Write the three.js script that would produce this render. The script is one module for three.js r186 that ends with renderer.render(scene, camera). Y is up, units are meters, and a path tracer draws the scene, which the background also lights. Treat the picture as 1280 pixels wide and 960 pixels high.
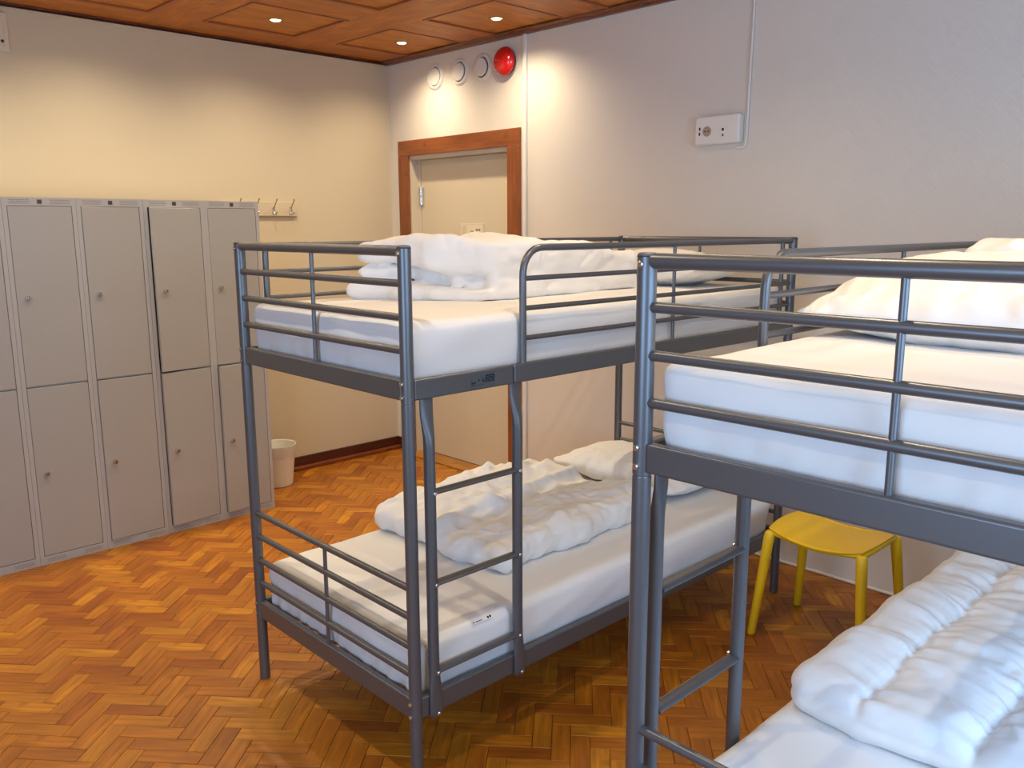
import * as THREE from 'three';
import { RectAreaLightUniformsLib } from 'three/addons/lights/RectAreaLightUniformsLib.js';
import { mergeGeometries } from 'three/addons/utils/BufferGeometryUtils.js';
import { RoundedBoxGeometry } from 'three/addons/geometries/RoundedBoxGeometry.js';
import { ImprovedNoise } from 'three/addons/math/ImprovedNoise.js';

// ---------------------------------------------------------------- camera, sky, daylight, exposure
const scene = new THREE.Scene();
const renderer = new THREE.WebGLRenderer({ antialias: true });
renderer.toneMapping = THREE.LinearToneMapping;
renderer.toneMappingExposure = 0.72;
renderer.shadowMap.enabled = true;
const CAM = new THREE.Vector3(-3.7485, 1.6495, 5.1127), YAW = 0.7695, PITCH = -0.1835;
const camera = new THREE.PerspectiveCamera(2 * Math.atan(480 / 1061.17) * 180 / Math.PI, 1280 / 960, 0.05, 60);
camera.position.copy(CAM);
camera.lookAt(CAM.x + Math.sin(YAW) * Math.cos(PITCH), CAM.y + Math.sin(PITCH), CAM.z - Math.cos(YAW) * Math.cos(PITCH));
camera.rotateZ(-0.003);
scene.add(camera);

scene.background = new THREE.Color().setRGB(0.5, 0.75, 1.15);        // overcast daylight outside the windows
RectAreaLightUniformsLib.init();
const ROOM = { x0: -5.6, z1: 6.0, wall: 2.7614, ceil: 2.785 };
const SILL = 0.85, HEAD = 2.35, DAYLIGHT = new THREE.Color().setRGB(0.42, 0.66, 1.0);
// windows behind the camera: wall, centre along that wall, width, strength of the daylight they let in
const WINDOWS = [{ wall: 'left', at: 4.7, w: 1.8, day: 12 }, { wall: 'front', at: -2.4, w: 1.7, day: 11 }];
for (const { wall, at, w, day } of WINDOWS) {
  const a = new THREE.RectAreaLight(DAYLIGHT, day, w - 0.1, HEAD - SILL - 0.1), y = (SILL + HEAD) / 2;
  a.name = 'window_daylight';
  if (wall === 'left') { a.position.set(ROOM.x0 + 0.03, y, at); a.lookAt(0, y, at); } else { a.position.set(at, y, ROOM.z1 - 0.03); a.lookAt(at, y, 0); }
  scene.add(a);
}
const LIT = new Set(['0,0', '1,0', '2,0', '3,0', '4,0', '0,1', '1,1', '2,1', '3,1', '1,3', '3,3', '2,4', '1,5', '4,5']);   // ceiling panels (column, row) that hold a downlight
const LAMP = { color: new THREE.Color().setRGB(1.0, 0.81, 0.54), intensity: 5.5, angle: 1.28, penumbra: 1.0 };

// ---------------------------------------------------------------- helpers
let seed = 20240611;
const rnd = () => { seed |= 0; seed = seed + 0x6D2B79F5 | 0; let t = Math.imul(seed ^ seed >>> 15, 1 | seed); t = t + Math.imul(t ^ t >>> 7, 61 | t) ^ t; return ((t ^ t >>> 14) >>> 0) / 4294967296; };
const PN = new ImprovedNoise();
const noise = (x, y, z) => PN.noise(x + 31.7, y + 17.3, z + 53.1);
const V = (x, y, z) => new THREE.Vector3(x, y, z);
const lin = (r, g, b) => new THREE.Color().setRGB(r, g, b);
const taken = {};
const numbered = (n) => { const k = taken[n] = (taken[n] ?? -1) + 1; return k ? n + '_' + String(k).padStart(3, '0') : n; };
function mesh(name, geo, mat, parent) {
  const m = new THREE.Mesh(geo, mat);
  m.name = parent ? name : numbered(name);
  m.castShadow = m.receiveShadow = true;
  (parent ?? scene).add(m);
  return m;
}
function tag(o, label, category, group) { o.userData.label = label; o.userData.category = category; if (group) o.userData.group = group; return o; }
function thing(name, label, category, pos = [0, 0, 0], turn = 0, group) {
  const o = new THREE.Group(); o.name = numbered(name); o.position.set(...pos); o.rotation.y = turn; scene.add(o);
  return tag(o, label, category, group);
}
function structure(o, label) { o.userData.kind = 'structure'; if (label) o.userData.label = label; return o; }
function sgroup(name, pos = [0, 0, 0]) { const o = new THREE.Group(); o.name = name; o.position.set(...pos); scene.add(o); return structure(o); }
function metricUV(g) {                                                 // uv in metres by the way the face points
  const p = g.attributes.position, n = g.attributes.normal, uv = new Float32Array(p.count * 2);
  for (let i = 0; i < p.count; i++) {
    const ax = Math.abs(n.getX(i)), ay = Math.abs(n.getY(i)), az = Math.abs(n.getZ(i));
    if (ax >= ay && ax >= az) { uv[2 * i] = p.getZ(i); uv[2 * i + 1] = p.getY(i); }
    else if (ay >= az) { uv[2 * i] = p.getX(i); uv[2 * i + 1] = p.getZ(i); }
    else { uv[2 * i] = p.getX(i); uv[2 * i + 1] = p.getY(i); }
  }
  g.setAttribute('uv', new THREE.BufferAttribute(uv, 2));
  return g;
}
function box(x0, x1, y0, y1, z0, z1, r = 0) {
  const w = x1 - x0, h = y1 - y0, d = z1 - z0;
  const g = r ? new RoundedBoxGeometry(w, h, d, 2, r) : new THREE.BoxGeometry(w, h, d);
  g.translate((x0 + x1) / 2, (y0 + y1) / 2, (z0 + z1) / 2);
  return metricUV(g.index ? g.toNonIndexed() : g);
}
function bar(a, b, r, seg = 16, r2 = r) {                              // round bar between two points, with small rounded end chamfers
  const d = b.clone().sub(a), L = d.length();
  const g = new THREE.CylinderGeometry(r2, r, L, seg, 1);
  g.translate(0, L / 2, 0);
  g.applyQuaternion(new THREE.Quaternion().setFromUnitVectors(V(0, 1, 0), d.normalize()));
  g.translate(a.x, a.y, a.z);
  return g;
}
function tube(points, r, seg = 48, rad = 14, closed = false) { return new THREE.TubeGeometry(new THREE.CatmullRomCurve3(points, closed, 'centripetal'), seg, r, rad, closed); }
function lathe(pts, seg = 40) { return new THREE.LatheGeometry(pts.map(([x, y]) => new THREE.Vector2(x, y)), seg); }
function merge(list) { return mergeGeometries(list.map((g) => { const h = g.index ? g.toNonIndexed() : g; for (const k of Object.keys(h.attributes)) if (!['position', 'normal', 'uv'].includes(k)) h.deleteAttribute(k); return h; })); }

// surface nets: a closed soft body from a distance field
function soft(sdf, lo, hi, h) {
  const n = [0, 1, 2].map((i) => Math.ceil((hi[i] - lo[i]) / h) + 1), [nx, ny, nz] = n;
  const f = new Float32Array(nx * ny * nz), at = (i, j, k) => i + nx * (j + ny * k);
  for (let k = 0; k < nz; k++) for (let j = 0; j < ny; j++) for (let i = 0; i < nx; i++) f[at(i, j, k)] = sdf(lo[0] + i * h, lo[1] + j * h, lo[2] + k * h);
  const id = new Int32Array(nx * ny * nz).fill(-1), pos = [], uv = [], idx = [];
  for (let k = 0; k < nz - 1; k++) for (let j = 0; j < ny - 1; j++) for (let i = 0; i < nx - 1; i++) {
    let c = 0, sx = 0, sy = 0, sz = 0;
    for (const [a, b] of EDGES) {
      const va = f[at(i + (a & 1), j + (a >> 1 & 1), k + (a >> 2))], vb = f[at(i + (b & 1), j + (b >> 1 & 1), k + (b >> 2))];
      if ((va < 0) === (vb < 0)) continue;
      const t = va / (va - vb); c++;
      sx += (a & 1) + t * ((b & 1) - (a & 1)); sy += (a >> 1 & 1) + t * ((b >> 1 & 1) - (a >> 1 & 1)); sz += (a >> 2) + t * ((b >> 2) - (a >> 2));
    }
    if (!c) continue;
    id[at(i, j, k)] = pos.length / 3;
    const x = lo[0] + (i + sx / c) * h, y = lo[1] + (j + sy / c) * h, z = lo[2] + (k + sz / c) * h;
    pos.push(x, y, z); uv.push(x + y * 0.7, z + y * 0.7);
  }
  const quad = (a, b, c, d, flip) => { if (flip) idx.push(a, c, b, a, d, c); else idx.push(a, b, c, a, c, d); };
  for (let k = 1; k < nz - 1; k++) for (let j = 1; j < ny - 1; j++) for (let i = 1; i < nx - 1; i++) {
    const s = f[at(i, j, k)] < 0;
    if (s !== f[at(i + 1, j, k)] < 0) quad(id[at(i, j - 1, k - 1)], id[at(i, j, k - 1)], id[at(i, j, k)], id[at(i, j - 1, k)], !s);
    if (s !== f[at(i, j + 1, k)] < 0) quad(id[at(i - 1, j, k - 1)], id[at(i - 1, j, k)], id[at(i, j, k)], id[at(i, j, k - 1)], !s);
    if (s !== f[at(i, j, k + 1)] < 0) quad(id[at(i - 1, j - 1, k)], id[at(i, j - 1, k)], id[at(i, j, k)], id[at(i - 1, j, k)], !s);
  }
  const g = new THREE.BufferGeometry();
  g.setAttribute('position', new THREE.Float32BufferAttribute(pos, 3));
  g.setAttribute('uv', new THREE.Float32BufferAttribute(uv, 2));
  g.setIndex(idx); g.computeVertexNormals();
  return g;
}
const EDGES = [[0, 1], [2, 3], [4, 5], [6, 7], [0, 2], [1, 3], [4, 6], [5, 7], [0, 4], [1, 5], [2, 6], [3, 7]];
const rbox = (x, y, z, hx, hy, hz, r) => {                             // rounded box distance
  const a = Math.abs(x) - hx + r, b = Math.abs(y) - hy + r, c = Math.abs(z) - hz + r;
  return Math.hypot(Math.max(a, 0), Math.max(b, 0), Math.max(c, 0)) + Math.min(Math.max(a, b, c), 0) - r;
};
const smin = (a, b, k) => { const h = Math.max(k - Math.abs(a - b), 0) / k; return Math.min(a, b) - h * h * k / 4; };
const capsule = (x, y, z, a, b, r0, r1) => {
  const dx = b[0] - a[0], dy = b[1] - a[1], dz = b[2] - a[2];
  const t = Math.min(1, Math.max(0, ((x - a[0]) * dx + (y - a[1]) * dy + (z - a[2]) * dz) / (dx * dx + dy * dy + dz * dz)));
  return Math.hypot(x - a[0] - t * dx, y - a[1] - t * dy, z - a[2] - t * dz) - r0 - t * (r1 - r0);
};
const clamp = (v, a, b) => Math.min(b, Math.max(a, v));
const step = (a, b, v) => { const t = clamp((v - a) / (b - a), 0, 1); return t * t * (3 - 2 * t); };

// ---------------------------------------------------------------- textures
function dataTexture(w, h, fn, srgb = false) {
  const d = new Uint8Array(w * h * 4);
  for (let j = 0; j < h; j++) for (let i = 0; i < w; i++) {
    const v = fn(i / w, j / h), o = (j * w + i) * 4;
    const c = Array.isArray(v) ? v : [v, v, v];
    for (let k = 0; k < 3; k++) d[o + k] = clamp(Math.round(c[k] * 255), 0, 255);
    d[o + 3] = 255;
  }
  const t = new THREE.DataTexture(d, w, h);
  t.wrapS = t.wrapT = THREE.RepeatWrapping; t.magFilter = THREE.LinearFilter; t.minFilter = THREE.LinearMipmapLinearFilter; t.generateMipmaps = true;
  if (srgb) t.colorSpace = THREE.SRGBColorSpace;
  t.needsUpdate = true;
  return t;
}
const per = (x, y, px, py, z = 0) => {                                 // tileable noise
  const n = (a, b) => noise(a, b, z), u = x / px, v = y / py;
  return (n(x, y) * (1 - u) + n(x - px, y) * u) * (1 - v) + (n(x, y - py) * (1 - u) + n(x - px, y - py) * u) * v;
};
// wood grain, fibres along u: one tile = 0.8 m by 0.4 m
const grain = dataTexture(1024, 512, (u, v) => {
  const a = per(u * 4, v * 26, 4, 26), b = per(u * 10, v * 90, 10, 90, 4.2), c = per(u * 3, v * 6, 3, 6, 9.1), knot = Math.max(0, per(u * 9, v * 7, 9, 7, 2.4) - 0.42);
  const t = 0.86 + 0.16 * a + 0.13 * b + 0.16 * c - knot * 0.9;
  return [t, t * (0.98 + 0.05 * c), t * (0.95 + 0.1 * a)];
}, true);
grain.repeat.set(1 / 0.8, 1 / 0.4);
const grainTurned = grain.clone(); grainTurned.rotation = Math.PI / 2; grainTurned.needsUpdate = true;
// woven glass-fibre wallpaper relief: one tile = 0.16 m
const weave = dataTexture(256, 256, (u, v) => {
  const a = Math.sin((u + v) * Math.PI * 2 * 16), b = Math.sin((u - v) * Math.PI * 2 * 8);
  return 0.5 + 0.22 * a * (0.6 + 0.4 * b) + 0.12 * per(u * 40, v * 40, 40, 40);
});
weave.repeat.set(1 / 0.16, 1 / 0.16);
const plaster = dataTexture(256, 256, (u, v) => 0.5 + 0.3 * per(u * 60, v * 60, 60, 60) + 0.2 * per(u * 18, v * 18, 18, 18, 3));
plaster.repeat.set(1 / 0.5, 1 / 0.5);
const cloth = dataTexture(256, 256, (u, v) => 0.5 + 0.2 * Math.sin(u * Math.PI * 2 * 64) * Math.sin(v * Math.PI * 2 * 64) + 0.25 * per(u * 50, v * 50, 50, 50));
cloth.repeat.set(1 / 0.12, 1 / 0.12);

// ---------------------------------------------------------------- materials
const std = (c, roughness, extra = {}) => new THREE.MeshPhysicalMaterial({ color: c, roughness, ...extra });
const M = {
  wallCream: std(lin(0.60, 0.52, 0.375), 0.85, { bumpMap: plaster, bumpScale: 0.0006 }),
  wallPaper: std(lin(0.75, 0.705, 0.64), 0.75, { bumpMap: weave, bumpScale: 0.0015 }),
  white: std(lin(0.80, 0.78, 0.74), 0.45),
  doorWhite: std(lin(0.66, 0.585, 0.45), 0.5),
  casing: std(lin(0.36, 0.105, 0.026), 0.38, { map: grainTurned, clearcoat: 0.25, clearcoatRoughness: 0.3 }),
  casingAcross: std(lin(0.36, 0.105, 0.026), 0.38, { map: grain, clearcoat: 0.25, clearcoatRoughness: 0.3 }),
  panel: std(lin(0.68, 0.25, 0.012), 0.5, { map: grain }),
  stile: std(lin(0.63, 0.212, 0.010), 0.5, { map: grain }),
  stileTurned: std(lin(0.63, 0.212, 0.010), 0.5, { map: grainTurned }),
  bead: std(lin(0.30, 0.09, 0.022), 0.45),
  cornice: std(lin(0.24, 0.065, 0.022), 0.4, { map: grain, clearcoat: 0.3, clearcoatRoughness: 0.3 }),
  baseboard: std(lin(0.10, 0.022, 0.012), 0.4, { map: grain }),
  shoe: std(lin(0.26, 0.065, 0.018), 0.42, { map: grain }),
  subfloor: std(lin(0.035, 0.014, 0.006), 0.9),
  steel: std(lin(0.145, 0.152, 0.165), 0.36, { metalness: 0.55 }),
  bolt: std(lin(0.75, 0.75, 0.75), 0.25, { metalness: 1 }),
  chrome: std(lin(0.72, 0.68, 0.6), 0.2, { metalness: 1 }),
  black: std(lin(0.02, 0.02, 0.022), 0.5),
  slat: std(lin(0.14, 0.145, 0.155), 0.45, { metalness: 0.4 }),
  sheet: std(lin(0.80, 0.80, 0.80), 0.9, { bumpMap: cloth, bumpScale: 0.0002, sheen: 0.2, sheenRoughness: 0.6 }),
  duvet: std(lin(0.86, 0.86, 0.86), 0.9, { bumpMap: cloth, bumpScale: 0.0002, sheen: 0.2, sheenRoughness: 0.6 }),
  lockerBody: std(lin(0.44, 0.43, 0.41), 0.45, { metalness: 0.0 }),
  lockerDoor: std(lin(0.40, 0.385, 0.355), 0.42),
  lockerDark: std(lin(0.03, 0.03, 0.03), 0.6),
  yellow: std(lin(0.80, 0.50, 0.008), 0.42),
  bin: std(lin(0.80, 0.78, 0.72), 0.45, { side: THREE.DoubleSide }),
  red: std(lin(0.62, 0.010, 0.014), 0.2, { clearcoat: 0.8, clearcoatRoughness: 0.1 }),
  bellBase: std(lin(0.05, 0.012, 0.012), 0.5),
  socketBrown: std(lin(0.42, 0.31, 0.25), 0.5),
  glass: std(lin(0.97, 0.98, 0.98), 0.02, { transmission: 1, thickness: 0, ior: 1.5 }),
  bulb: std(lin(1, 0.9, 0.7), 0.4, { emissive: lin(1.0, 0.74, 0.40), emissiveIntensity: 14 }),
  lampRing: std(lin(0.34, 0.22, 0.10), 0.3, { metalness: 0.8 }),
};

// ---------------------------------------------------------------- room shell
const { x0: RX, z1: RZ, wall: WH, ceil: CY } = ROOM;
structure(mesh('wall_back', box(RX - 0.25, 0.25, 0, 3.0, -0.25, 0), M.wallCream));
const DOOR = { z0: 0.222, z1: 1.221, h: 2.135, oz0: 0.111, oz1: 1.332, oh: 2.238 };
structure(mesh('wall_right', merge([box(0, 0.25, 0, 3.0, 0, DOOR.z0), box(0, 0.25, DOOR.h, 3.0, DOOR.z0, DOOR.z1), box(0, 0.25, 0, 3.0, DOOR.z1, RZ), box(0.14, 0.25, 0, DOOR.h, DOOR.z0, DOOR.z1)]), M.wallPaper));
for (const [i, { wall, at, w }] of WINDOWS.entries()) {
  const left = wall === 'left', a = left ? 0 : RX - 0.25, b = left ? RZ : 0.25;                       // extent along the wall
  const piece = (u0, u1, y0, y1) => (left ? box(RX - 0.25, RX, y0, y1, u0, u1) : box(u0, u1, y0, y1, RZ, RZ + 0.25));
  structure(mesh('wall_' + wall, merge([piece(a, b, 0, SILL), piece(a, b, HEAD, 3.0), piece(a, at - w / 2, SILL, HEAD), piece(at + w / 2, b, SILL, HEAD)]), M.wallCream));
  const o = sgroup('window_' + (i + 1), left ? [RX - 0.13, 0, at] : [at, 0, RZ + 0.13]), h = w / 2, t = 0.06;
  if (left) o.rotation.y = -Math.PI / 2;
  mesh('window_frame', merge([box(-h, h, SILL, SILL + t, -0.03, 0.03), box(-h, h, HEAD - t, HEAD, -0.03, 0.03), box(-h, -h + t, SILL + t, HEAD - t, -0.03, 0.03), box(h - t, h, SILL + t, HEAD - t, -0.03, 0.03), box(-t / 2, t / 2, SILL + t, HEAD - t, -0.03, 0.03)]), M.white, o);
  mesh('pane', box(-h + t, -t / 2, SILL + t, HEAD - t, -0.003, 0.003), M.glass, o);
  mesh('pane', box(t / 2, h - t, SILL + t, HEAD - t, -0.003, 0.003), M.glass, o);
  mesh('window_sill', box(-h, h, SILL - 0.03, SILL, -0.17, -0.03, 0.006), M.white, o);
}

// floor: subfloor + herringbone blocks
{
  const floor = sgroup('floor');
  mesh('subfloor', box(RX - 0.25, 0.25, -0.2, -0.006, -0.25, RZ + 0.3), M.subfloor, floor);
  const L = 0.2, W = 0.0625, PHI = 48.5 * Math.PI / 180, H = 0.012, gap = 0.0007, bev = 0.0011;
  const tones = [[0.54, 0.196, 0.008], [0.50, 0.172, 0.007], [0.455, 0.150, 0.006], [0.58, 0.226, 0.010], [0.52, 0.184, 0.007], [0.40, 0.118, 0.005], [0.475, 0.160, 0.006], [0.61, 0.252, 0.012]];
  const blockMats = tones.map(([r, g, b]) => std(lin(r, g, b), 0.45, { map: grain, clearcoat: 0.06, clearcoatRoughness: 0.3 }));
  const restMat = std(lin(1, 1, 1), 0.45, { map: grain, vertexColors: true, clearcoat: 0.06, clearcoatRoughness: 0.3 });
  const variant = (du, dv) => {
    const a = L / 2 - gap, c = W / 2 - gap, b = bev, pts = [], uvs = [];
    const top = [[-a + b, 0, -c + b], [-a + b, 0, c - b], [a - b, 0, c - b], [a - b, 0, -c + b]];
    const mid = [[-a, -b, -c], [-a, -b, c], [a, -b, c], [a, -b, -c]], low = mid.map(([x, , z]) => [x, -H, z]);
    const q = (p0, p1, p2, p3) => { for (const p of [p0, p1, p2, p0, p2, p3]) { pts.push(...p); uvs.push(p[0] + du, p[2] + dv); } };
    q(...top);
    for (let i = 0; i < 4; i++) { const j = (i + 1) % 4; q(top[i], mid[i], mid[j], top[j]); q(mid[i], low[i], low[j], mid[j]); }
    const g = new THREE.BufferGeometry();
    g.setAttribute('position', new THREE.Float32BufferAttribute(pts, 3)); g.setAttribute('uv', new THREE.Float32BufferAttribute(uvs, 2)); g.computeVertexNormals();
    return g;
  };
  const variants = []; for (let i = 0; i < 8; i++) variants.push(variant(rnd() * 0.8, rnd() * 0.4));
  const e1 = [Math.cos(PHI), Math.sin(PHI)], e2 = [-Math.sin(PHI), Math.cos(PHI)], blocks = [], org = [-2.858, 2.164];
  for (let j = -45; j <= 45; j++) for (let k = -140; k <= 140; k++) for (const vert of [0, 1]) {
    const u = k * W - j * L + (vert ? W / 2 : L / 2), v = k * W + j * L + (vert ? W + L / 2 : W / 2);
    const x = org[0] + u * e1[0] + v * e2[0], z = org[1] + u * e1[1] + v * e2[1];
    if (x < RX - 0.05 || x > 0.05 || z < -0.05 || z > RZ + 0.05) continue;
    blocks.push({ x, z, turn: -PHI - (vert ? Math.PI / 2 : 0), tone: Math.floor(rnd() * 8), shape: Math.floor(rnd() * 8), lift: (rnd() - 0.5) * 0.0008 });
  }
  camera.updateMatrixWorld(true);
  const view = camera.matrixWorldInverse, p = V(0, 0, 0);
  const inside = (poly, x, y) => { let c = false; for (let i = 0, j = poly.length - 1; i < poly.length; j = i++) { const [xi, yi] = poly[i], [xj, yj] = poly[j]; if ((yi > y) !== (yj > y) && x < (xj - xi) * (y - yi) / (yj - yi) + xi) c = !c; } return c; };
  const hidden = [[[325, 750], [330, 710], [470, 640], [760, 560], [960, 640], [960, 670], [540, 905]], [[820, 960], [1000, 840], [1130, 740], [1280, 680], [1280, 960]], [[0, 240], [323, 250], [343, 635], [0, 718]]];
  for (const b of blocks) {
    p.set(b.x, 0, b.z).applyMatrix4(view); b.d = -p.z;
    const px = 640 + 1061.17 * p.x / b.d, py = 480 - 1061.17 * p.y / b.d;
    b.seen = b.d > 0.5 && px > -10 && px < 1290 && py > 540 && py < 975 && !hidden.some((h) => inside(h, px, py));
  }
  const order = blocks.filter((b) => b.seen).sort((a, b) => a.d - b.d).slice(0, 300), near = new Set(order), rest = [];
  const mtx = new THREE.Matrix4();
  for (const b of blocks) {
    if (near.has(b)) {
      const m = mesh('parquet_block', variants[b.shape], blockMats[b.tone], floor);
      m.position.set(b.x, b.lift, b.z); m.rotation.y = b.turn;
    } else {
      const g = variants[b.shape].clone(); mtx.makeRotationY(b.turn).setPosition(b.x, b.lift, b.z); g.applyMatrix4(mtx);
      const c = new Float32Array(g.attributes.position.count * 3); for (let i = 0; i < c.length; i += 3) c.set(tones[b.tone], i);
      g.setAttribute('color', new THREE.BufferAttribute(c, 3)); rest.push(g);
    }
  }
  const r = mesh('parquet_field', mergeGeometries(rest), restMat, floor); r.userData.kind = 'stuff';
}

// ceiling: coffered wood
const PITCHC = 0.875, COLS = 7, ROWS = 8, PX = (i) => -0.602 - PITCHC * i, PZ = (j) => 0.28 + PITCHC * j, PS = 0.585, REC = 0.006;
{
  const ceiling = sgroup('ceiling');
  mesh('ceiling_slab', box(RX - 0.25, 0.25, CY + REC + 0.012, 3.05, -0.25, RZ + 0.3), M.subfloor, ceiling);
  for (let i = -1; i < COLS; i++) {                                    // long boards from back to front
    const a = i < 0 ? PX(0) + PS : PX(i + 1) + PS, b = i < 0 ? 0 : PX(i);
    if (b > RX) mesh('ceiling_board', box(Math.max(a, RX), b, CY, CY + REC + 0.012, 0, RZ), M.stileTurned, ceiling);
  }
  for (let i = 0; i < COLS; i++) {
    const xa = Math.max(PX(i), RX), xb = PX(i) + PS; if (xb < RX) continue;
    for (let j = -1; j < ROWS; j++) {                                  // short boards between the panels
      const z0 = j < 0 ? 0 : PZ(j) + PS, z1 = Math.min(j < 0 ? PZ(0) : PZ(j + 1), RZ);
      if (z0 < RZ) mesh('ceiling_board', box(xa, xb, CY, CY + REC + 0.012, z0, z1), M.stile, ceiling);
    }
    for (let j = 0; j < ROWS; j++) {
      const z0 = PZ(j), z1 = Math.min(PZ(j) + PS, RZ); if (z0 >= RZ) continue;
      const p = mesh('ceiling_panel', box(xa, xb, CY + REC, CY + REC + 0.012, z0, z1), M.panel, ceiling), t = 0.018, y = CY + REC;
      mesh('bead_moulding', merge([box(xa, xb, CY - 0.004, y, z0, z0 + t), box(xa, xb, CY - 0.004, y, z1 - t, z1), box(xa, xa + t, CY - 0.004, y, z0 + t, z1 - t), box(xb - t, xb, CY - 0.004, y, z0 + t, z1 - t)]), M.bead, p);
    }
  }
  const prof = (flip) => { const s = new THREE.Shape(); [[0, 0], [0.022, 0.001], [0.026, 0.006], [0.030, 0.010], [0.046, 0.011], [0.056, 0.016], [0.06, CY - WH - 0.002], [0.06, CY - WH], [0, CY - WH]].forEach(([a, b], i) => (i ? s.lineTo(a * flip, b) : s.moveTo(a * flip, b))); return s; };
  const run = (len, flip) => metricUV(new THREE.ExtrudeGeometry(prof(flip), { depth: len, bevelEnabled: false }));
  const back = structure(mesh('trim_1', run(-RX, -1).rotateY(-Math.PI / 2), M.cornice)); back.position.set(0, WH, 0);
  const right = structure(mesh('trim_2', run(RZ, -1), M.cornice)); right.position.set(0, WH, 0);
  back.userData.label = 'dark wood cornice along the locker wall'; right.userData.label = 'dark wood cornice along the door wall';
}
// baseboards
{
  const b = sgroup('baseboard_back');
  mesh('board', box(RX, 0, 0, 0.088, 0, 0.016, 0.003), M.baseboard, b);
  mesh('shoe_moulding', box(RX, 0, 0, 0.026, 0.016, 0.052, 0.006), M.shoe, b);
  const r = sgroup('baseboard_right');
  mesh('board', box(-0.016, 0, 0, 0.088, 0.016, DOOR.oz0, 0.003), M.baseboard, r);
  structure(mesh('trim_3', box(-0.02, 0, 0.0, 2.763, 1.362, 1.386, 0.004), M.white), 'narrow white vertical strip beside the door frame');
}
// door
{
  const d = sgroup('door_1'), { z0, z1, h, oz0, oz1, oh } = DOOR;
  d.userData.label = 'cream door in a red-brown wooden frame';
  mesh('door_leaf', box(0.065, 0.105, 0.012, h - 0.03, z0 + 0.045, z1 - 0.012, 0.002), M.doorWhite, d);
  mesh('jamb', box(0.0, 0.11, 0, h, z0, z0 + 0.012), M.doorWhite, d);
  mesh('jamb', box(0.062, 0.11, 0, h, z0 + 0.012, z0 + 0.043), M.doorWhite, d);
  mesh('jamb', box(0.0, 0.11, 0, h, z1 - 0.01, z1), M.doorWhite, d);
  mesh('jamb', box(0.0, 0.11, h - 0.028, h, z0 + 0.012, z1 - 0.01), M.doorWhite, d);
  mesh('casing', box(-0.018, 0, 0, h, oz0, z0, 0.003), M.casing, d);
  mesh('casing', box(-0.018, 0, 0, h, z1, oz1, 0.003), M.casing, d);
  mesh('casing', box(-0.018, 0, h, oh, oz0, oz1, 0.003), M.casingAcross, d);
  for (const y of [1.86, 0.25]) mesh('hinge', merge([bar(V(0.055, y - 0.06, z0 + 0.046), V(0.055, y - 0.003, z0 + 0.046), 0.009), bar(V(0.055, y + 0.003, z0 + 0.046), V(0.055, y + 0.06, z0 + 0.046), 0.009), box(0.058, 0.066, y - 0.06, y + 0.06, z0 + 0.02, z0 + 0.075)]), M.chrome, d);
  mesh('threshold', box(-0.09, 0.065, 0, 0.01, z0, z1, 0.003), std(lin(0.52, 0.23, 0.045), 0.4, { map: grainTurned }), d);
}

// ---------------------------------------------------------------- downlights
const lampSpots = [];
{
  const seen = { '0,0': 'recessed downlight in the corner panel above the round vents', '1,0': 'recessed downlight in the panel above the coat hooks', '0,1': 'recessed downlight in the panel above the red alarm bell' };
  for (let i = 0; i < 6; i++) for (let j = 0; j < 7; j++) {
    const x = PX(i) + PS / 2, z = PZ(j) + PS / 2;
    if (z > RZ - 0.3 || x < RX + 0.3 || !LIT.has(i + ',' + j)) continue;
    const y = CY + REC, s = seen[i + ',' + j];
    const o = thing('downlight', s ?? 'recessed ceiling downlight over the middle of the room', 'downlight', [x, y, z], 0, s ? undefined : 'ceiling downlights over the middle of the room');
    mesh('trim_ring', lathe([[0.031, -0.001], [0.032, -0.004], [0.041, -0.006], [0.046, -0.003], [0.047, 0]], 32), M.lampRing, o);
    mesh('bulb', lathe([[0, -0.010], [0.013, -0.009], [0.023, -0.006], [0.031, 0]], 24), M.bulb, o);
    const l = new THREE.SpotLight(LAMP.color, LAMP.intensity, 0, LAMP.angle, LAMP.penumbra, 2);
    l.name = 'downlight_beam'; l.position.set(0, -0.014, 0); l.target.position.set(0, -1, 0); l.castShadow = true; l.shadow.radius = 1.2; l.shadow.mapSize.set(512, 512);
    o.add(l); o.add(l.target); l.target.name = 'beam_target';
  }
}

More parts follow.
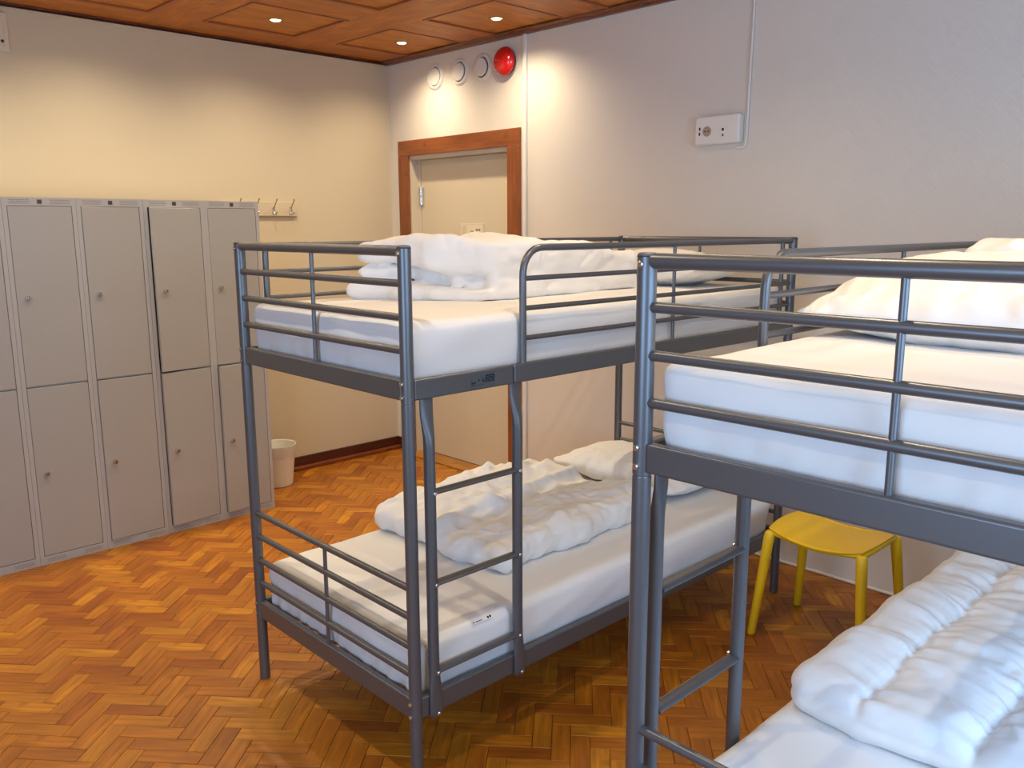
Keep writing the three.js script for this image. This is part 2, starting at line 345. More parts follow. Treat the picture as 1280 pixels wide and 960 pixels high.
// ---------------------------------------------------------------- bunk beds
const BL = 2.04, BW = 0.93;
function bunkBed(name, label, pos, turn, ladderHigh) {                 // local origin: near post of the low-z side; x runs to the head end
  const o = thing(name, label, 'bunk bed', pos, turn);
  const zl = ladderHigh ? BW : 0, zo = ladderHigh ? 0 : BW, sl = ladderHigh ? 1 : -1, R = 0.0185;
  const bolt = (parent, p, dir) => { const g = merge([bar(p, p.clone().addScaledVector(dir, 0.004), 0.0065, 12), bar(p.clone().addScaledVector(dir, 0.004), p.clone().addScaledVector(dir, 0.0055), 0.0065, 12, 0.004)]); mesh('bolt', g, M.bolt, parent); };
  for (const x of [0, BL]) for (const z of [0, BW]) {
    const p = mesh('post', lathe([[0, 0], [R - 0.002, 0], [R, 0.002], [R, 1.176], [R - 0.0015, 1.1775], [R - 0.0015, 1.1795], [R, 1.181], [R, 1.594], [0, 1.594]], 28), M.steel, o);
    p.position.set(x, 0, z);
    mesh('end_cap', lathe([[0, 1.603], [R - 0.004, 1.602], [R - 0.0005, 1.599], [R + 0.0006, 1.594], [0, 1.594]], 28), M.slat, p);
    const out = x ? 1 : -1;
    for (const y of [1.581, 1.235, 1.198, 0.298, 0.258]) bolt(p, V(out * R, y, 0), V(out, 0, 0));
  }
  for (const x of [0, BL]) {                                           // end frames
    mesh('end_top_rail', bar(V(x, 1.587, R * 0.8), V(x, 1.587, BW - R * 0.8), 0.0145, 18), M.steel, o);
    for (const y of [1.502, 1.412, 1.322, 0.644, 0.557, 0.466, 0.380]) mesh('end_bar', bar(V(x, y, R * 0.8), V(x, y, BW - R * 0.8), 0.0105, 14), M.steel, o);
    mesh('end_rail', box(x - 0.012, x + 0.012, 1.186, 1.244, R * 0.8, BW - R * 0.8, 0.006), M.steel, o);
    mesh('end_rail', box(x - 0.012, x + 0.012, 0.245, 0.310, R * 0.8, BW - R * 0.8, 0.006), M.steel, o);
    mesh('centre_bar', bar(V(x, 1.24, BW / 2), V(x, 1.58, BW / 2), 0.0065, 12), M.steel, o);
    mesh('centre_bar', bar(V(x, 0.305, BW / 2), V(x, 0.644, BW / 2), 0.0065, 12), M.steel, o);
  }
  for (const z of [0, BW]) {                                           // side rails
    const s = z === zl;
    if (s) { mesh('side_rail', box(R * 0.8, 0.385, 1.186, 1.244, z - 0.012, z + 0.012, 0.006), M.steel, o); mesh('side_rail', box(0.388, BL - R * 0.8, 1.186, 1.244, z - 0.012, z + 0.012, 0.006), M.steel, o); }
    else mesh('side_rail', box(R * 0.8, BL - R * 0.8, 1.186, 1.244, z - 0.012, z + 0.012, 0.006), M.steel, o);
    mesh('side_rail', box(R * 0.8, BL - R * 0.8, 0.245, 0.310, z - 0.012, z + 0.012, 0.006), M.steel, o);
  }
  const guard = (z, xs, bend) => {
    const r = 0.011, pts = [V(xs, 1.243, z), V(xs, 1.35, z), V(xs, 1.587 - bend, z)];
    for (let a = 1; a < 6; a++) { const t = a / 6 * Math.PI / 2; pts.push(V(xs + bend * (1 - Math.cos(t)), 1.587 - bend + bend * Math.sin(t), z)); }
    pts.push(V(xs + bend, 1.587, z), V(xs + bend + 0.1, 1.587, z), V(BL - 0.1, 1.587, z), V(BL - 0.012, 1.587, z));
    mesh('guard_rail', tube(pts, r, 90, 14), M.steel, o);
    for (const y of [1.497, 1.408, 1.318]) mesh('guard_bar', bar(V(xs, y, z), V(BL - 0.012, y, z), 0.008, 12), M.steel, o);
    mesh('guard_upright', bar(V((xs + BL - 0.085) / 2, 1.24, z), V((xs + BL - 0.085) / 2, 1.587, z), 0.0065, 12), M.steel, o);
    mesh('guard_upright', bar(V(BL - 0.085, 1.24, z), V(BL - 0.085, 1.587, z), 0.009, 12), M.steel, o);
  };
  guard(zl, 0.435, 0.075); guard(zo, 0.094, 0.02);
  // ladder
  for (const x of [0.063, 0.402]) {
    const zz = zl + sl * 0.008;
    const cs = (y) => { const f = step(0.40, 0.28, y) + step(1.06, 1.16, y); return [0.0165 + 0.007 * f, 0.0165 - 0.011 * f]; };
    const ys = [0.238, 0.252, 0.285, 0.31, 0.34, 0.37, 0.41, 0.6, 0.9, 1.05, 1.08, 1.11, 1.14, 1.17, 1.195, 1.205], N = 20, pos = [], idx = [];
    ys.forEach((y) => { const [a, b] = cs(y); for (let i = 0; i < N; i++) { const t = i / N * Math.PI * 2; pos.push(x + a * Math.cos(t), y, zz + b * Math.sin(t) + (y < 0.7 ? sl * (0.0165 - b) * 0.9 : -sl * (0.0165 - b) * 0.9)); } });
    for (let j = 0; j < ys.length - 1; j++) for (let i = 0; i < N; i++) { const a = j * N + i, b = j * N + (i + 1) % N; idx.push(a, a + N, b, b, a + N, b + N); }
    for (const [base, up] of [[0, 0], [(ys.length - 1) * N, 1]]) for (let i = 1; i < N - 1; i++) up ? idx.push(base, base + i + 1, base + i) : idx.push(base, base + i, base + i + 1);
    const g = new THREE.BufferGeometry(); g.setAttribute('position', new THREE.Float32BufferAttribute(pos, 3)); g.setAttribute('uv', new THREE.Float32BufferAttribute(new Float32Array(pos.length / 3 * 2), 2)); g.setIndex(idx); g.computeVertexNormals();
    const up = mesh('ladder_upright', g, M.steel, o);
    bolt(up, V(x, 0.250, zz + sl * 0.019), V(0, 0, sl));
    for (const y of [0.917, 0.645, 0.375]) bolt(up, V(x + (x < 0.2 ? 0.004 : -0.004), y, zz + sl * 0.0155), V(0, 0, sl));
  }
  for (const y of [0.917, 0.645, 0.375]) {
    const g = new THREE.CylinderGeometry(1, 1, 0.315, 20).rotateZ(Math.PI / 2).scale(1, 0.0075, 0.017); g.translate(0.2325, y, zl + sl * 0.008);
    mesh('ladder_rung', g, M.steel, o);
  }
  for (const y of [1.192, 0.258]) for (let i = 0; i < 9; i++) mesh('slat', box(0.16 + i * 0.21, 0.19 + i * 0.21, y, y + 0.012, 0.01, BW - 0.01), M.slat, o);
  return o;
}
const B1 = { x: -2.3905 + 0.00707, z: 2.3767 }, B2 = { x: -2.4705, z: 4.1528 };
const bedA = bunkBed('bunk_bed', 'grey metal bunk bed standing between the lockers and the yellow stool', [B1.x, 0, B1.z], -0.0076, true);
const bedB = bunkBed('bunk_bed', 'grey metal bunk bed with its ladder facing the yellow stool', [B2.x, 0, B2.z], 0.0057, false);
{ // small printed marks on the upper rail
  const c = document.createElement('canvas'); c.width = 256; c.height = 128; const g = c.getContext('2d');
  g.fillStyle = '#5a6068'; g.fillRect(0, 0, 256, 128); g.fillStyle = '#20262e';
  g.fillRect(6, 74, 20, 16); g.fillRect(32, 72, 18, 16); g.fillRect(6, 96, 44, 6);
  g.beginPath(); g.moveTo(72, 72); g.lineTo(82, 44); g.lineTo(92, 72); g.fill();
  g.fillRect(112, 30, 6, 40); g.beginPath(); g.moveTo(118, 84); g.lineTo(132, 52); g.lineTo(146, 84); g.fill();
  g.fillRect(150, 28, 92, 60); g.fillStyle = '#5a6068'; for (const [x, y, w] of [[160, 40, 28], [198, 40, 30], [164, 56, 60], [160, 72, 24], [194, 72, 34]]) g.fillRect(x, y, w, 6);
  g.fillStyle = '#3a4048'; g.fillRect(60, 100, 80, 5);
  const t = new THREE.CanvasTexture(c); t.colorSpace = THREE.SRGBColorSpace;
  const m = mesh('rail_sticker', new THREE.PlaneGeometry(0.095, 0.046), std(lin(1, 1, 1), 0.45, { map: t, metalness: 0.3 }), bedA);
  m.position.set(0.262, 1.215, BW + 0.0128); m.userData.label = 'small dark printed marks on the rail';
}

// ---------------------------------------------------------------- bedding
function mattress(label, bed, turn, y0, y1, zShift, s, pleat) {
  const hx = 1.003, hz = 0.449, hy = (y1 - y0) / 2, cy = (y0 + y1) / 2;
  const g = soft((x, y, z) => {
    const low = step(0.3, -1, (y) / hy) * 0.008;
    let d = rbox(x, y, z, hx - low, hy, hz - low, 0.035);
    d += 0.004 * noise(x * 3 + s, y * 3, z * 3) + 0.002 * noise(x * 9, y * 5 + s, z * 9);
    const end = step(0.85, 0.97, Math.abs(x)), side = step(0.38, 0.44, Math.abs(z));
    d += end * step(0.5, -0.9, y / hy) * pleat * (0.6 * Math.sin(z * 95 + 6 * noise(z * 5, y * 8, s)) + noise(z * 30, y * 10, s)) * 0.006;
    d += end * 0.004 * noise(z * 9 + y * 18, y * 4, s + 3) + side * 0.004 * noise(x * 5 - y * 16, y * 3, s + 7);
    d += 0.006 * Math.max(0, noise(x * 1.6 + z * 2.5, z * 7 - x * 1.2, s + 11)) * step(0.2, 0.8, y / hy);
    return d;
  }, [-hx - 0.03, -hy - 0.03, -hz - 0.03], [hx + 0.03, hy + 0.03, hz + 0.03], 0.0125);
  const m = mesh('mattress', g, M.sheet); tag(m, label, 'mattress');
  const c = Math.cos(turn), n = Math.sin(turn), lx = BL / 2, lz = BW / 2 + zShift;
  m.position.set(bed.x + c * lx + n * lz, cy, bed.z - n * lx + c * lz); m.rotation.y = turn;
  return m;
}
mattress('white sheeted mattress on the top bunk of the bed by the lockers', B1, -0.0076, 1.206, 1.394, 0, 1.3, 0.4);
const lowA = mattress('white sheeted mattress on the bottom bunk of the bed by the lockers', B1, -0.0076, 0.272, 0.462, 0, 4.1, 1.2);
mattress('white sheeted mattress on the top bunk above the quilted duvet', B2, 0.0057, 1.206, 1.398, 0, 7.7, 0.4);
mattress('white sheeted mattress on the bottom bunk beside the yellow stool', B2, 0.0057, 0.272, 0.462, 0, 9.2, 0.8);
{ // printed size mark on the sheet of the lower bunk
  const c = document.createElement('canvas'); c.width = 256; c.height = 32; const g = c.getContext('2d');
  g.fillStyle = '#e9e9ea'; g.fillRect(0, 0, 256, 32); g.fillStyle = '#15181c'; g.fillRect(4, 10, 14, 10); g.fillRect(30, 12, 84, 8); g.beginPath(); g.arc(186, 16, 12, 0, 7); g.arc(214, 14, 12, 0, 7); g.fill();
  const t = new THREE.CanvasTexture(c); t.colorSpace = THREE.SRGBColorSpace;
  const m = mesh('printed_mark', new THREE.PlaneGeometry(0.085, 0.0105), std(lin(1, 1, 1), 0.9, { map: t }), lowA);
  m.position.set(-0.735, 0.086, 0.4415); m.rotation.x = -0.75; m.userData.label = 'small black print on the sheet';
}
const wr = (x, y, z, s) => {                                           // cloth wrinkles
  const a = noise(x * 5 + s, y * 5, z * 5), b = 1 - Math.abs(noise(x * 9 + 2 * a, y * 9 + s, z * 9)) * 2, c = noise(x * 24, y * 24 + s, z * 24);
  return 0.010 * a + 0.007 * b * b + 0.0018 * c;
};
function duvet(name, label, sdf, lo, hi, h, pos, turn = 0) {
  const m = mesh(name, soft(sdf, lo, hi, h), M.duvet); tag(m, label, 'duvet'); m.position.set(...pos); m.rotation.y = turn; return m;
}
// folded on the top bunk by the lockers: layers closed toward the front, open toward the back end
function foldedDuvet(s, len, wid, hgt, skew) {                         // skew: how far the open end slants toward the front
  return (x, y, z) => {
    const fall = step(0.05, 0.6, x / len * 1.15) * 0.45, H = hgt * (1 - fall * 0.6);
    const wave = 0.022 * noise(x * 4 + s, 1.7, z * 3.2) + 0.008 * Math.sin(x * 17 + s + z * 4), yy = y - wave * y / hgt;
    const zf = clamp(z + wid / 2, 0, wid);
    const f = step(0, 1, zf / wid), cut = [0, H * (0.31 - 0.10 * f) + 0.010 * noise(x * 3, s, z * 5), H * (0.63 - 0.30 * f) + 0.014 * noise(x * 4, s + 2, z * 5), H];
    const layer = (k, back, out) => {                                  // one fold of cloth
      const end = -len / 2 + skew * zf + back + 0.045 * noise(s + k, 1.3, z * 6) + 0.016 * noise(k, s, z * 19), c = (end + len / 2) / 2;
      const h = (cut[k + 1] - cut[k]) / 2;
      return rbox(x - c, yy - cut[k] - h, z - out, len / 2 - c, h * 1.05, wid / 2, Math.max(0.01, h * 0.95));
    };
    let d = layer(0, 0, 0.004);
    d = smin(d, layer(1, 0.075, -0.004), 0.016);
    d = smin(d, layer(2, 0.035, 0), 0.016);
    const end = -len / 2 + skew * wid + 0.03, c = (end + len / 2) / 2;
    d = smin(d, rbox(x - c, yy - H * 0.5, z - wid / 2 + 0.03, len / 2 - c, H * 0.5, 0.034, 0.033), 0.015);        // the folds close round the front
    return d + 0.75 * wr(x, y, z, s) + 0.005 * noise(x * 12, y * 30, z * 12);
  };
}
duvet('folded_duvet', 'thick white duvet folded up on the top bunk by the lockers', foldedDuvet(2.1, 1.20, 0.46, 0.215, 0.62), [-0.70, -0.03, -0.30], [0.70, 0.29, 0.30], 0.0075, [-1.46, 1.391, 2.695], 0.06);
duvet('folded_duvet', 'white folded duvet behind the pillow on the top bunk with ladder facing the stool', foldedDuvet(6.4, 0.78, 0.62, 0.205, 0.1), [-0.5, -0.03, -0.4], [0.52, 0.28, 0.4], 0.0095, [-1.02, 1.393, 4.62], 0.04);
// crumpled on the bottom bunk by the lockers
duvet('crumpled_duvet', 'crumpled white duvet on the bottom bunk seen through the ladder', (x, y, z) => {
  const ox = x + 0.04 * noise(z * 4, 3.1, 0) + 0.015 * noise(z * 13, 1, 2), oz = z + 0.03 * noise(x * 5, 7.7, 0) + 0.012 * noise(x * 14, 2.7, 0);
  const s1 = z + 0.04 + 0.10 * x + 0.03 * noise(x * 4, 6.1, 0), s2 = z - 0.10 - 0.05 * noise(x * 5, 8.2, 1) + 0.10 * step(0.1, -0.25, x) * 2;
  let H = 0.105 + 0.028 * noise(x * 2.8 + 1, 4.2, z * 2.8) + 0.016 * noise(x * 7, 2.2, z * 6);
  H += 0.022 * Math.exp(-s1 * s1 / 0.0007) + 0.035 * step(0.02, -0.16, s1) * step(-0.5, -0.2, x) - 0.022 * Math.exp(-(s1 - 0.07) * (s1 - 0.07) / 0.003);
  H += 0.026 * step(0, 0.018, s2) * step(-0.16, -0.10, x + 0.05 * noise(z * 9, 1.9, 4));
  H += 0.05 * Math.max(0, noise(x * 11, 5.5, z * 11)) * step(-0.12, -0.24, z) * step(-0.1, 0.15, x);
  const creases = 1 - Math.abs(noise(x * 7 + 3 * noise(x * 3, 0.3, z * 3), 9.4, z * 10)) * 3;
  H += 0.009 * Math.max(0, creases) + 0.008 * noise(x * 16 + z * 5, 3.9, z * 14 - x * 4);
  const d = rbox(ox, y - H / 2, oz, 0.47, H / 2, 0.375, Math.min(0.055, H / 2));
  return d + 0.65 * wr(x, y, z, 3.3) + 0.003 * noise(x * 34, y * 34, z * 34) + 0.003 * Math.sin(x * 80 + 9 * noise(x * 4, y * 4, z * 9)) * step(0.31, 0.36, Math.abs(z)) * step(0.07, 0.02, y);
}, [-0.6, -0.04, -0.5], [0.62, 0.30, 0.5], 0.0075, [-1.42, 0.456, 2.735], 0.02);
// quilt on the bottom bunk beside the stool
duvet('quilted_duvet', 'thick white quilted duvet with stitched seams beside the yellow stool', (x, y, z) => {
  // local origin: corner of the duvet at the foot end by the stool, x toward the head, z across the bed
  const ox = x + 0.02 * noise(z * 6, 1.2, 0) , oz = z + 0.012 * noise(x * 7, 2.3, 0);
  const seams = [0.19, 0.44, 0.66], cell = Math.min(...seams.map((q, i) => Math.abs(z - q - 0.012 * noise(x * 3, i, 5) + 0.012 * (i === 1 ? x : 0))));
  const dip = Math.exp(-cell * cell / 0.0022) * 0.7 + 0.5 * Math.exp(-cell * cell / 0.00012), across = Math.min(Math.abs(x - 0.42), Math.abs(x - 0.95), Math.abs(x - 1.42)), dip2 = Math.exp(-across * across / 0.0009);
  const puck = Math.exp(-cell * 21) * (0.0095 * noise(x * 42, 3.3, z * 7) + 0.008 * noise(x * 20 - z * 6, 1.1, z * 5)) + Math.exp(-across * 18) * 0.004 * noise(z * 40, 1.1, x * 6);
  const top = 0.112 + 0.016 * noise(x * 2.6, 1.4, z * 3.4) - 0.028 * dip - 0.010 * dip2 + 1.3 * puck + 0.012 * noise(x * 6 + z * 4, 0.4, z * 4 - x * 3) + 0.007 * Math.max(0, 1 - 4 * Math.abs(noise(x * 5 + z * 4.5, 6.6, z * 3.2 - x * 2))) + 0.003 * noise(x * 15 + z * 7, 2.9, z * 6);
  const fold = (n) => { const v = noise(x * 4.2 + z * 5.5 + n, n, z * 2.2 - x * 1.4); return 1 - Math.abs(v) * 2.4; };
  const f = Math.max(0, fold(2.5)); 
  let d = rbox(ox - 0.78, y - top / 2, oz - 0.42, 0.78, top / 2 + 0.008 * f * f, 0.42, Math.min(0.062, top / 2));
  const seamEdge = Math.exp(-((y - 0.055) * (y - 0.055)) / 0.00012);                                   // edge piping line along the roll
  return d + 0.006 * seamEdge * step(0.05, 0.0, Math.min(x, z)) + 0.35 * wr(x, y, z, 8.1);
}, [-0.05, -0.03, -0.06], [1.66, 0.25, 0.92], 0.0075, [-1.93, 0.456, 4.185], 0.0057);

function pillow(label, pos, hx, hz, hy, s, rot = [0, 0, 0]) {
  const g = soft((x, y, z) => {
    const u = clamp(Math.abs(x) / hx, 0, 1.2), v = clamp(Math.abs(z) / hz, 0, 1.2);
    const pinch = 1 - 0.10 * (u * u) * (1 - v * v) - 0.0, p2 = 1 - 0.10 * (v * v) * (1 - u * u);
    const t = Math.pow(Math.max(0, 1 - Math.pow(u / p2, 2.6)), 0.62) * Math.pow(Math.max(0, 1 - Math.pow(v / pinch, 2.6)), 0.62);
    const th = 0.008 + (hy - 0.008) * t;
    const edge = rbox(x, y, z, hx * p2, 0.5, hz * pinch, 0.02);
    const wrk = 0.55 * wr(x, y, z, s) + 0.006 * noise(x * 22 * (v > u ? 1 : 0.3), 1.5 + s, z * 22 * (v > u ? 0.3 : 1)) * (1 - t);
    return Math.max((Math.abs(y) - th) * 0.6, edge) + wrk;
  }, [-hx - 0.03, -hy - 0.04, -hz - 0.03], [hx + 0.03, hy + 0.04, hz + 0.03], 0.0085);
  const m = mesh('pillow', g, M.duvet); tag(m, label, 'pillow'); m.position.set(...pos); m.rotation.set(...rot); return m;
}
pillow('white pillow at the head of the top bunk by the lockers', [-0.575, 1.468, 2.78], 0.215, 0.34, 0.082, 1.9);
pillow('white pillow at the head of the bottom bunk beside the crumpled duvet', [-0.60, 0.53, 2.74], 0.24, 0.37, 0.08, 5.5);
pillow('plump white pillow propped on the top bunk above the yellow stool', [-1.64, 1.486, 4.55], 0.27, 0.40, 0.10, 8.8, [0, 0, 0.16]);

// ---------------------------------------------------------------- lockers
function locker(label, x0, opens) {
  const w = 0.32, D = 0.55, o = thing('locker', label, 'locker', [x0 + w / 2, 0, 0.629 - D], 0), a = w / 2 - 0.0006, t = 0.002;
  const shell = mesh('body', merge([box(-a, -a + t, 0.0, 1.79, 0, D - 0.02), box(a - t, a, 0.0, 1.79, 0, D - 0.02), box(-a + t, a - t, 0.0, 1.79, 0, t), box(-a + t, a - t, 1.788, 1.79, t, D - 0.02), box(-a + t, a - t, 0.02, 0.022, t, D - 0.02), box(-a + t, a - t, 0.89, 0.897, t, D - 0.02)]), M.lockerBody, o);
  mesh('front_frame', merge([box(-a, -0.14, 0, 1.79, D - 0.02, D), box(0.14, a, 0, 1.79, D - 0.02, D), box(-0.14, 0.14, 1.752, 1.79, D - 0.02, D), box(-0.14, 0.14, 0, 0.042, D - 0.02, D), box(-0.14, 0.14, 0.891, 0.898, D - 0.02, D - 0.012)]), M.lockerBody, o);
  const holes = [];
  for (const y of [1.771, 0.021]) for (const sx of [-1, 1]) for (let r = 0; r < 3; r++) for (let c = 0; c < 10; c++) {
    const g = new THREE.CircleGeometry(0.0021, 6); g.translate(sx * 0.088 + (c - 4.5) * 0.0088 + (r % 2) * 0.0044, y + (r - 1) * 0.0078, D + 0.0003); holes.push(g);
  }
  mesh('vent_holes', merge(holes), M.lockerDark, o).userData.kind = 'stuff';
  mesh('number_plate', box(-0.010, 0.010, 1.762, 1.781, D, D + 0.003, 0.001), std(lin(0.10, 0.07, 0.05), 0.4, { metalness: 0.4 }), o);
  [[0.898, 1.750, 1.323], [0.044, 0.890, 0.461]].forEach(([y0, y1, ky], i) => {
    const hinge = new THREE.Group(); hinge.name = 'door'; hinge.position.set(0.138, 0, D); hinge.rotation.y = opens[i]; o.add(hinge);
    const g = box(-0.276, 0, y0, y1, -0.018, 0, 0.0025);
    const p = mesh('door_panel', g, M.lockerDoor, hinge);
    p.name = 'door_panel';
    mesh('lock', merge([new THREE.CylinderGeometry(0.0115, 0.0125, 0.012, 20).rotateX(Math.PI / 2).translate(-0.2285, ky, 0.006), new THREE.CylinderGeometry(0.008, 0.010, 0.008, 20).rotateX(Math.PI / 2).translate(-0.2285, ky, 0.016)]), M.chrome, hinge);
    mesh('keyhole', box(-0.2297, -0.2273, ky - 0.005, ky + 0.005, 0.0195, 0.0205), M.black, hinge);
  });
  return o;
}
locker('grey steel two-door locker at the row end by the waste bin, lower door ajar', -1.703, [0.0, 0.075]);
locker('grey steel two-door locker, second from the waste bin, both doors ajar', -2.021, [0.11, 0.085]);
locker('grey steel two-door locker, third from the waste bin, doors slightly ajar', -2.341, [0.016, 0.03]);
locker('grey steel two-door locker, fourth from the waste bin, both doors shut', -2.661, [0.0, 0.0]);
locker('grey steel two-door locker, fifth from the waste bin, under the wall outlet', -2.981, [0.0, 0.0]);

// ---------------------------------------------------------------- coat rack
{
  const o = thing('coat_rack', 'cream wall rail with four chrome coat hooks above the lockers', 'coat rack', [-1.04, 1.768, 0]);
  mesh('board', box(-0.27, 0.256, -0.048, 0.042, 0, 0.018, 0.003), M.wallCream, o);
  for (const x of [-0.162, -0.040, 0.084, 0.207]) {
    const h = mesh('hook', merge([tube([V(x, -0.028, 0.022), V(x, -0.012, 0.026), V(x, 0.012, 0.034), V(x + 0.001, 0.038, 0.055), V(x + 0.001, 0.052, 0.066)], 0.0042, 24, 10), tube([V(x, -0.016, 0.024), V(x, -0.034, 0.034), V(x, -0.036, 0.05), V(x, -0.024, 0.058)], 0.0042, 20, 10), box(x - 0.010, x + 0.010, -0.034, 0.01, 0.018, 0.023, 0.002), new THREE.SphereGeometry(0.007, 12, 8).translate(x + 0.001, 0.054, 0.067), new THREE.SphereGeometry(0.006, 12, 8).translate(x, -0.023, 0.059)]), M.chrome, o);
  }
}
// ---------------------------------------------------------------- waste bin
{
  const o = thing('waste_bin', 'round white plastic waste bin with a liner on the floor beside the lockers', 'bin', [-1.135, 0, 0.225]);
  mesh('bucket', lathe([[0, 0.004], [0.082, 0.004], [0.086, 0], [0.09, 0.006], [0.117, 0.262], [0.122, 0.268], [0.119, 0.272], [0.113, 0.268], [0.086, 0.012], [0, 0.012]], 48), M.bin, o);
  const g = new THREE.CylinderGeometry(0.1235, 0.112, 0.075, 72, 6, true), p = g.attributes.position;
  for (let i = 0; i < p.count; i++) { const x = p.getX(i), y = p.getY(i), z = p.getZ(i), a = Math.atan2(z, x), k = 1 + 0.05 * Math.max(0, noise(a * 4, y * 14, 3)) * step(0.03, -0.03, y) + 0.012; p.setXYZ(i, x * k, y + (y < 0 ? 0.012 * noise(a * 3, 1, 8) : 0), z * k); }
  g.translate(0, 0.236, 0); g.computeVertexNormals();
  mesh('liner', g, std(lin(0.85, 0.83, 0.78), 0.4, { side: THREE.DoubleSide, transmission: 0.3, thickness: 0 }), o);
}
// ---------------------------------------------------------------- vents, alarm bell
[['round white wall vent nearest the room corner', 0.523], ['round white wall vent between two others over the door', 0.771], ['round white wall vent beside the red alarm bell', 0.989]].forEach(([label, z], i) => {
  const o = thing('wall_vent', label, 'vent', [0, 2.626, z]);
  const place = (g) => g.rotateZ(Math.PI / 2);
  mesh('outer_ring', place(lathe([[0.061, 0.002], [0.0615, 0.010], [0.066, 0.014], [0.076, 0.011], [0.085, 0.002], [0.085, 0.0]], 48)), M.white, o);
  mesh('valve_disc', place(lathe([[0, 0.015 + 0.005 * i], [0.048, 0.015 + 0.005 * i], [0.056, 0.012 + 0.005 * i], [0.055, 0.006], [0.02, 0.004], [0, 0.004]], 40)), M.white, o);
  mesh('valve_gap', place(lathe([[0, 0.003], [0.061, 0.003]], 40)), std(lin(0.10, 0.085, 0.07), 0.7), o);
});
{
  const o = thing('alarm_bell', 'round red fire alarm bell on the wall above the door', 'alarm bell', [0, 2.628, 1.215]);
  mesh('base', lathe([[0, 0], [0.070, 0], [0.075, 0.006], [0.075, 0.030], [0, 0.030]], 40).rotateZ(Math.PI / 2), M.bellBase, o);
  mesh('gong', lathe([[0, 0.076], [0.02, 0.0755], [0.045, 0.070], [0.065, 0.060], [0.079, 0.045], [0.085, 0.030], [0.085, 0.026], [0.080, 0.026], [0, 0.028]], 48).rotateZ(Math.PI / 2), M.red, o);
  mesh('centre_screw', lathe([[0, 0.081], [0.006, 0.081], [0.009, 0.077], [0.009, 0.070]], 20).rotateZ(Math.PI / 2), M.red, o);
}
// ---------------------------------------------------------------- wall sockets and cables
{
  const o = thing('socket_box', 'white surface-mounted socket box with two outlets high on the wall', 'socket', [0, 2.11, 2.728]);
  mesh('housing', new RoundedBoxGeometry(0.05, 0.138, 0.25, 3, 0.012).translate(-0.025, 0, 0), M.white, o);
  const disc = (z, r) => new THREE.CylinderGeometry(r, r, 0.003, 28).rotateZ(Math.PI / 2).translate(-0.0505, -0.005, z);
  const a = mesh('outlet', merge([disc(-0.052, 0.024)]), M.socketBrown, o), b = mesh('outlet', merge([disc(0.04, 0.026)]), M.white, o);
  mesh('outlet_hole', merge([-0.010, 0.010].map((d) => new THREE.CylinderGeometry(0.0035, 0.0035, 0.002, 10).rotateZ(Math.PI / 2).translate(-0.053, -0.005, -0.052 + d))), M.black, a);
  mesh('outlet_hole', merge([box(-0.053, -0.051, -0.008, 0.004, 0.032, 0.044), box(-0.053, -0.051, -0.034, -0.022, 0.036, 0.042)]), M.black, b);
  mesh('usb_port', box(-0.053, -0.050, 0.002, 0.016, -0.097, -0.09), M.black, o);
  mesh('usb_port', box(-0.053, -0.050, -0.022, -0.008, -0.098, -0.091), M.black, o);
  const c = tag(mesh('power_cable', tube([V(-0.012, 2.022, 2.825), V(-0.012, 2.026, 2.866), V(-0.012, 2.06, 2.872), V(-0.012, 2.3, 2.876), V(-0.012, 2.6, 2.882), V(-0.012, 2.762, 2.884)], 0.0055, 60, 10), M.white), 'thin white cable running up the wall from the socket box', 'cable');
  const d = tag(mesh('floor_cable', tube([V(-0.010, 0.008, 1.5), V(-0.010, 0.008, 3.0), V(-0.010, 0.008, 4.0), V(-0.010, 0.008, 5.6)], 0.008, 40, 10), M.white), 'thin white cable lying along the foot of the wall behind the stool', 'cable');
}
{
  const o = thing('wall_outlet', 'cream double outlet on the wall just under the ceiling above the lockers', 'outlet', [-2.49, 2.634, 0]);
  mesh('plate', new RoundedBoxGeometry(0.19, 0.19, 0.02, 2, 0.006).translate(0, 0, 0.01), M.doorWhite, o);
  mesh('insert', merge([new RoundedBoxGeometry(0.15, 0.155, 0.012, 2, 0.004).translate(0, 0, 0.021)]), M.doorWhite, o);
  mesh('outlet_hole', merge([[-0.04, 0.035], [0.04, 0.035], [-0.04, -0.048], [0.062, -0.048]].map(([x, y]) => new THREE.CylinderGeometry(0.008, 0.008, 0.003, 14).rotateX(Math.PI / 2).translate(x, y, 0.0275))), M.black, o);
}
{ // notice plate on the door
  const c = document.createElement('canvas'); c.width = 256; c.height = 128; const g = c.getContext('2d');
  g.fillStyle = '#e2dac6'; g.fillRect(0, 0, 256, 128); g.fillStyle = '#d2c8b2'; g.fillRect(10, 10, 60, 108);
  g.fillStyle = '#7a6a5c'; g.fillRect(112, 56, 34, 8); g.fillStyle = '#5a3f38'; g.fillRect(176, 40, 22, 14); g.fillRect(206, 40, 20, 14); g.fillRect(192, 66, 18, 18);
  const t = new THREE.CanvasTexture(c); t.colorSpace = THREE.SRGBColorSpace;
  const o = thing('notice_plate', 'small white notice plate with dark marks on the door', 'notice', [0.065, 1.615, 0.80]);
  mesh('plate', box(-0.004, 0, -0.055, 0.055, -0.12, 0.12, 0.0015), M.doorWhite, o);
  const p = mesh('print', new THREE.PlaneGeometry(0.22, 0.096), std(lin(1, 1, 1), 0.5, { map: t }), o); p.rotation.y = -Math.PI / 2; p.position.x = -0.0045;
}
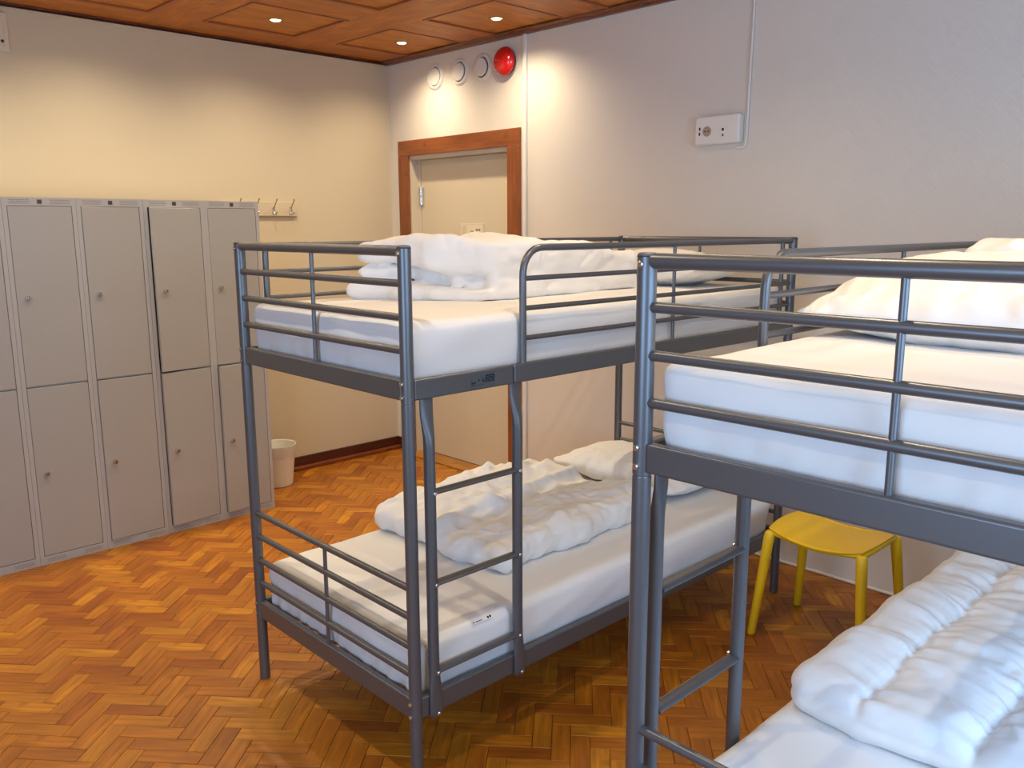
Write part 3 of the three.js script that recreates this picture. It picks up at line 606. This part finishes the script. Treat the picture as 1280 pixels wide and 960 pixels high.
// ---------------------------------------------------------------- yellow stool
{
  const o = thing('stool', 'yellow plastic four-legged stool with a curved seat standing between the bunk beds', 'stool', [-0.595, 0, 3.69]);
  const ax = 0.175, az = 0.21, N = 36, K = 24, pos = [], idx = [];
  const surf = (u, v, top) => {                                        // u along z, v along x
    const sq = (a, b) => a * Math.sqrt(1 - 0.16 * b * b);
    const z = az * sq(u, v) * 0.985, x = ax * sq(v, u);
    const y = 0.437 + 0.030 * u * u - 0.008 * v * v + (top ? 0 : -0.012);
    const k = top ? 1 - 0.0 : 0.965;
    return [x * k, y, z * k];
  };
  for (const top of [1, 0]) for (let j = 0; j <= K; j++) for (let i = 0; i <= N; i++) pos.push(...surf(i / N * 2 - 1, j / K * 2 - 1, top));
  const S = (N + 1) * (K + 1), at = (i, j, t) => t * S + j * (N + 1) + i;
  for (let j = 0; j < K; j++) for (let i = 0; i < N; i++) { const a = at(i, j, 0), b = at(i + 1, j, 0), c = at(i + 1, j + 1, 0), d = at(i, j + 1, 0); idx.push(a, b, c, a, c, d); idx.push(a + S, c + S, b + S, a + S, d + S, c + S); }
  const wall = (p, q) => idx.push(p, p + S, q, q, p + S, q + S);
  for (let i = 0; i < N; i++) { wall(at(i + 1, 0, 0), at(i, 0, 0)); wall(at(i, K, 0), at(i + 1, K, 0)); }
  for (let j = 0; j < K; j++) { wall(at(0, j, 0), at(0, j + 1, 0)); wall(at(N, j + 1, 0), at(N, j, 0)); }
  let g = new THREE.BufferGeometry(); g.setAttribute('position', new THREE.Float32BufferAttribute(pos, 3)); g.setIndex(idx); g = g.toNonIndexed(); g.computeVertexNormals();
  g.setAttribute('uv', new THREE.Float32BufferAttribute(new Float32Array(g.attributes.position.count * 2), 2));
  mesh('seat', g, M.yellow, o);
  mesh('apron', merge([tube([V(-ax * 0.86, 0.44, -az * 0.88), V(-ax * 0.9, 0.424, 0), V(-ax * 0.86, 0.44, az * 0.88)], 0.011, 24, 8), tube([V(ax * 0.86, 0.44, -az * 0.88), V(ax * 0.9, 0.424, 0), V(ax * 0.86, 0.44, az * 0.88)], 0.011, 24, 8), tube([V(-ax * 0.86, 0.437, -az * 0.88), V(0, 0.445, -az * 0.92), V(ax * 0.86, 0.437, -az * 0.88)], 0.012, 16, 8), tube([V(-ax * 0.86, 0.437, az * 0.88), V(0, 0.445, az * 0.92), V(ax * 0.86, 0.437, az * 0.88)], 0.012, 16, 8)]), M.yellow, o);
  for (const sx of [-1, 1]) for (const sz of [-1, 1]) {
    const top = V(sx * (ax - 0.022), 0.447, sz * (az - 0.024)), foot = V(sx * (ax + 0.018), 0, sz * (az + 0.016)), pts = [], r = [];
    const prof = [[1, 0.012], [0.985, 0.019], [0.94, 0.0215], [0.86, 0.021], [0.5, 0.019], [0.02, 0.0165], [0, 0.0155]];
    const n = 18, P = [], I = [];
    prof.forEach(([t, rr]) => { const c = foot.clone().lerp(top, t); for (let i = 0; i < n; i++) { const a = i / n * Math.PI * 2; P.push(c.x + rr * Math.cos(a), c.y, c.z + rr * Math.sin(a)); } });
    for (let j = 0; j < prof.length - 1; j++) for (let i = 0; i < n; i++) { const a = j * n + i, b = j * n + (i + 1) % n; I.push(a, b, a + n, b, b + n, a + n); }
    for (let i = 1; i < n - 1; i++) { I.push(0, i + 1, i); const q = (prof.length - 1) * n; I.push(q, q + i, q + i + 1); }
    const lg = new THREE.BufferGeometry(); lg.setAttribute('position', new THREE.Float32BufferAttribute(P, 3)); lg.setAttribute('uv', new THREE.Float32BufferAttribute(new Float32Array(P.length / 3 * 2), 2)); lg.setIndex(I); lg.computeVertexNormals();
    mesh('leg', lg, M.yellow, o);
  }
}

renderer.render(scene, camera);
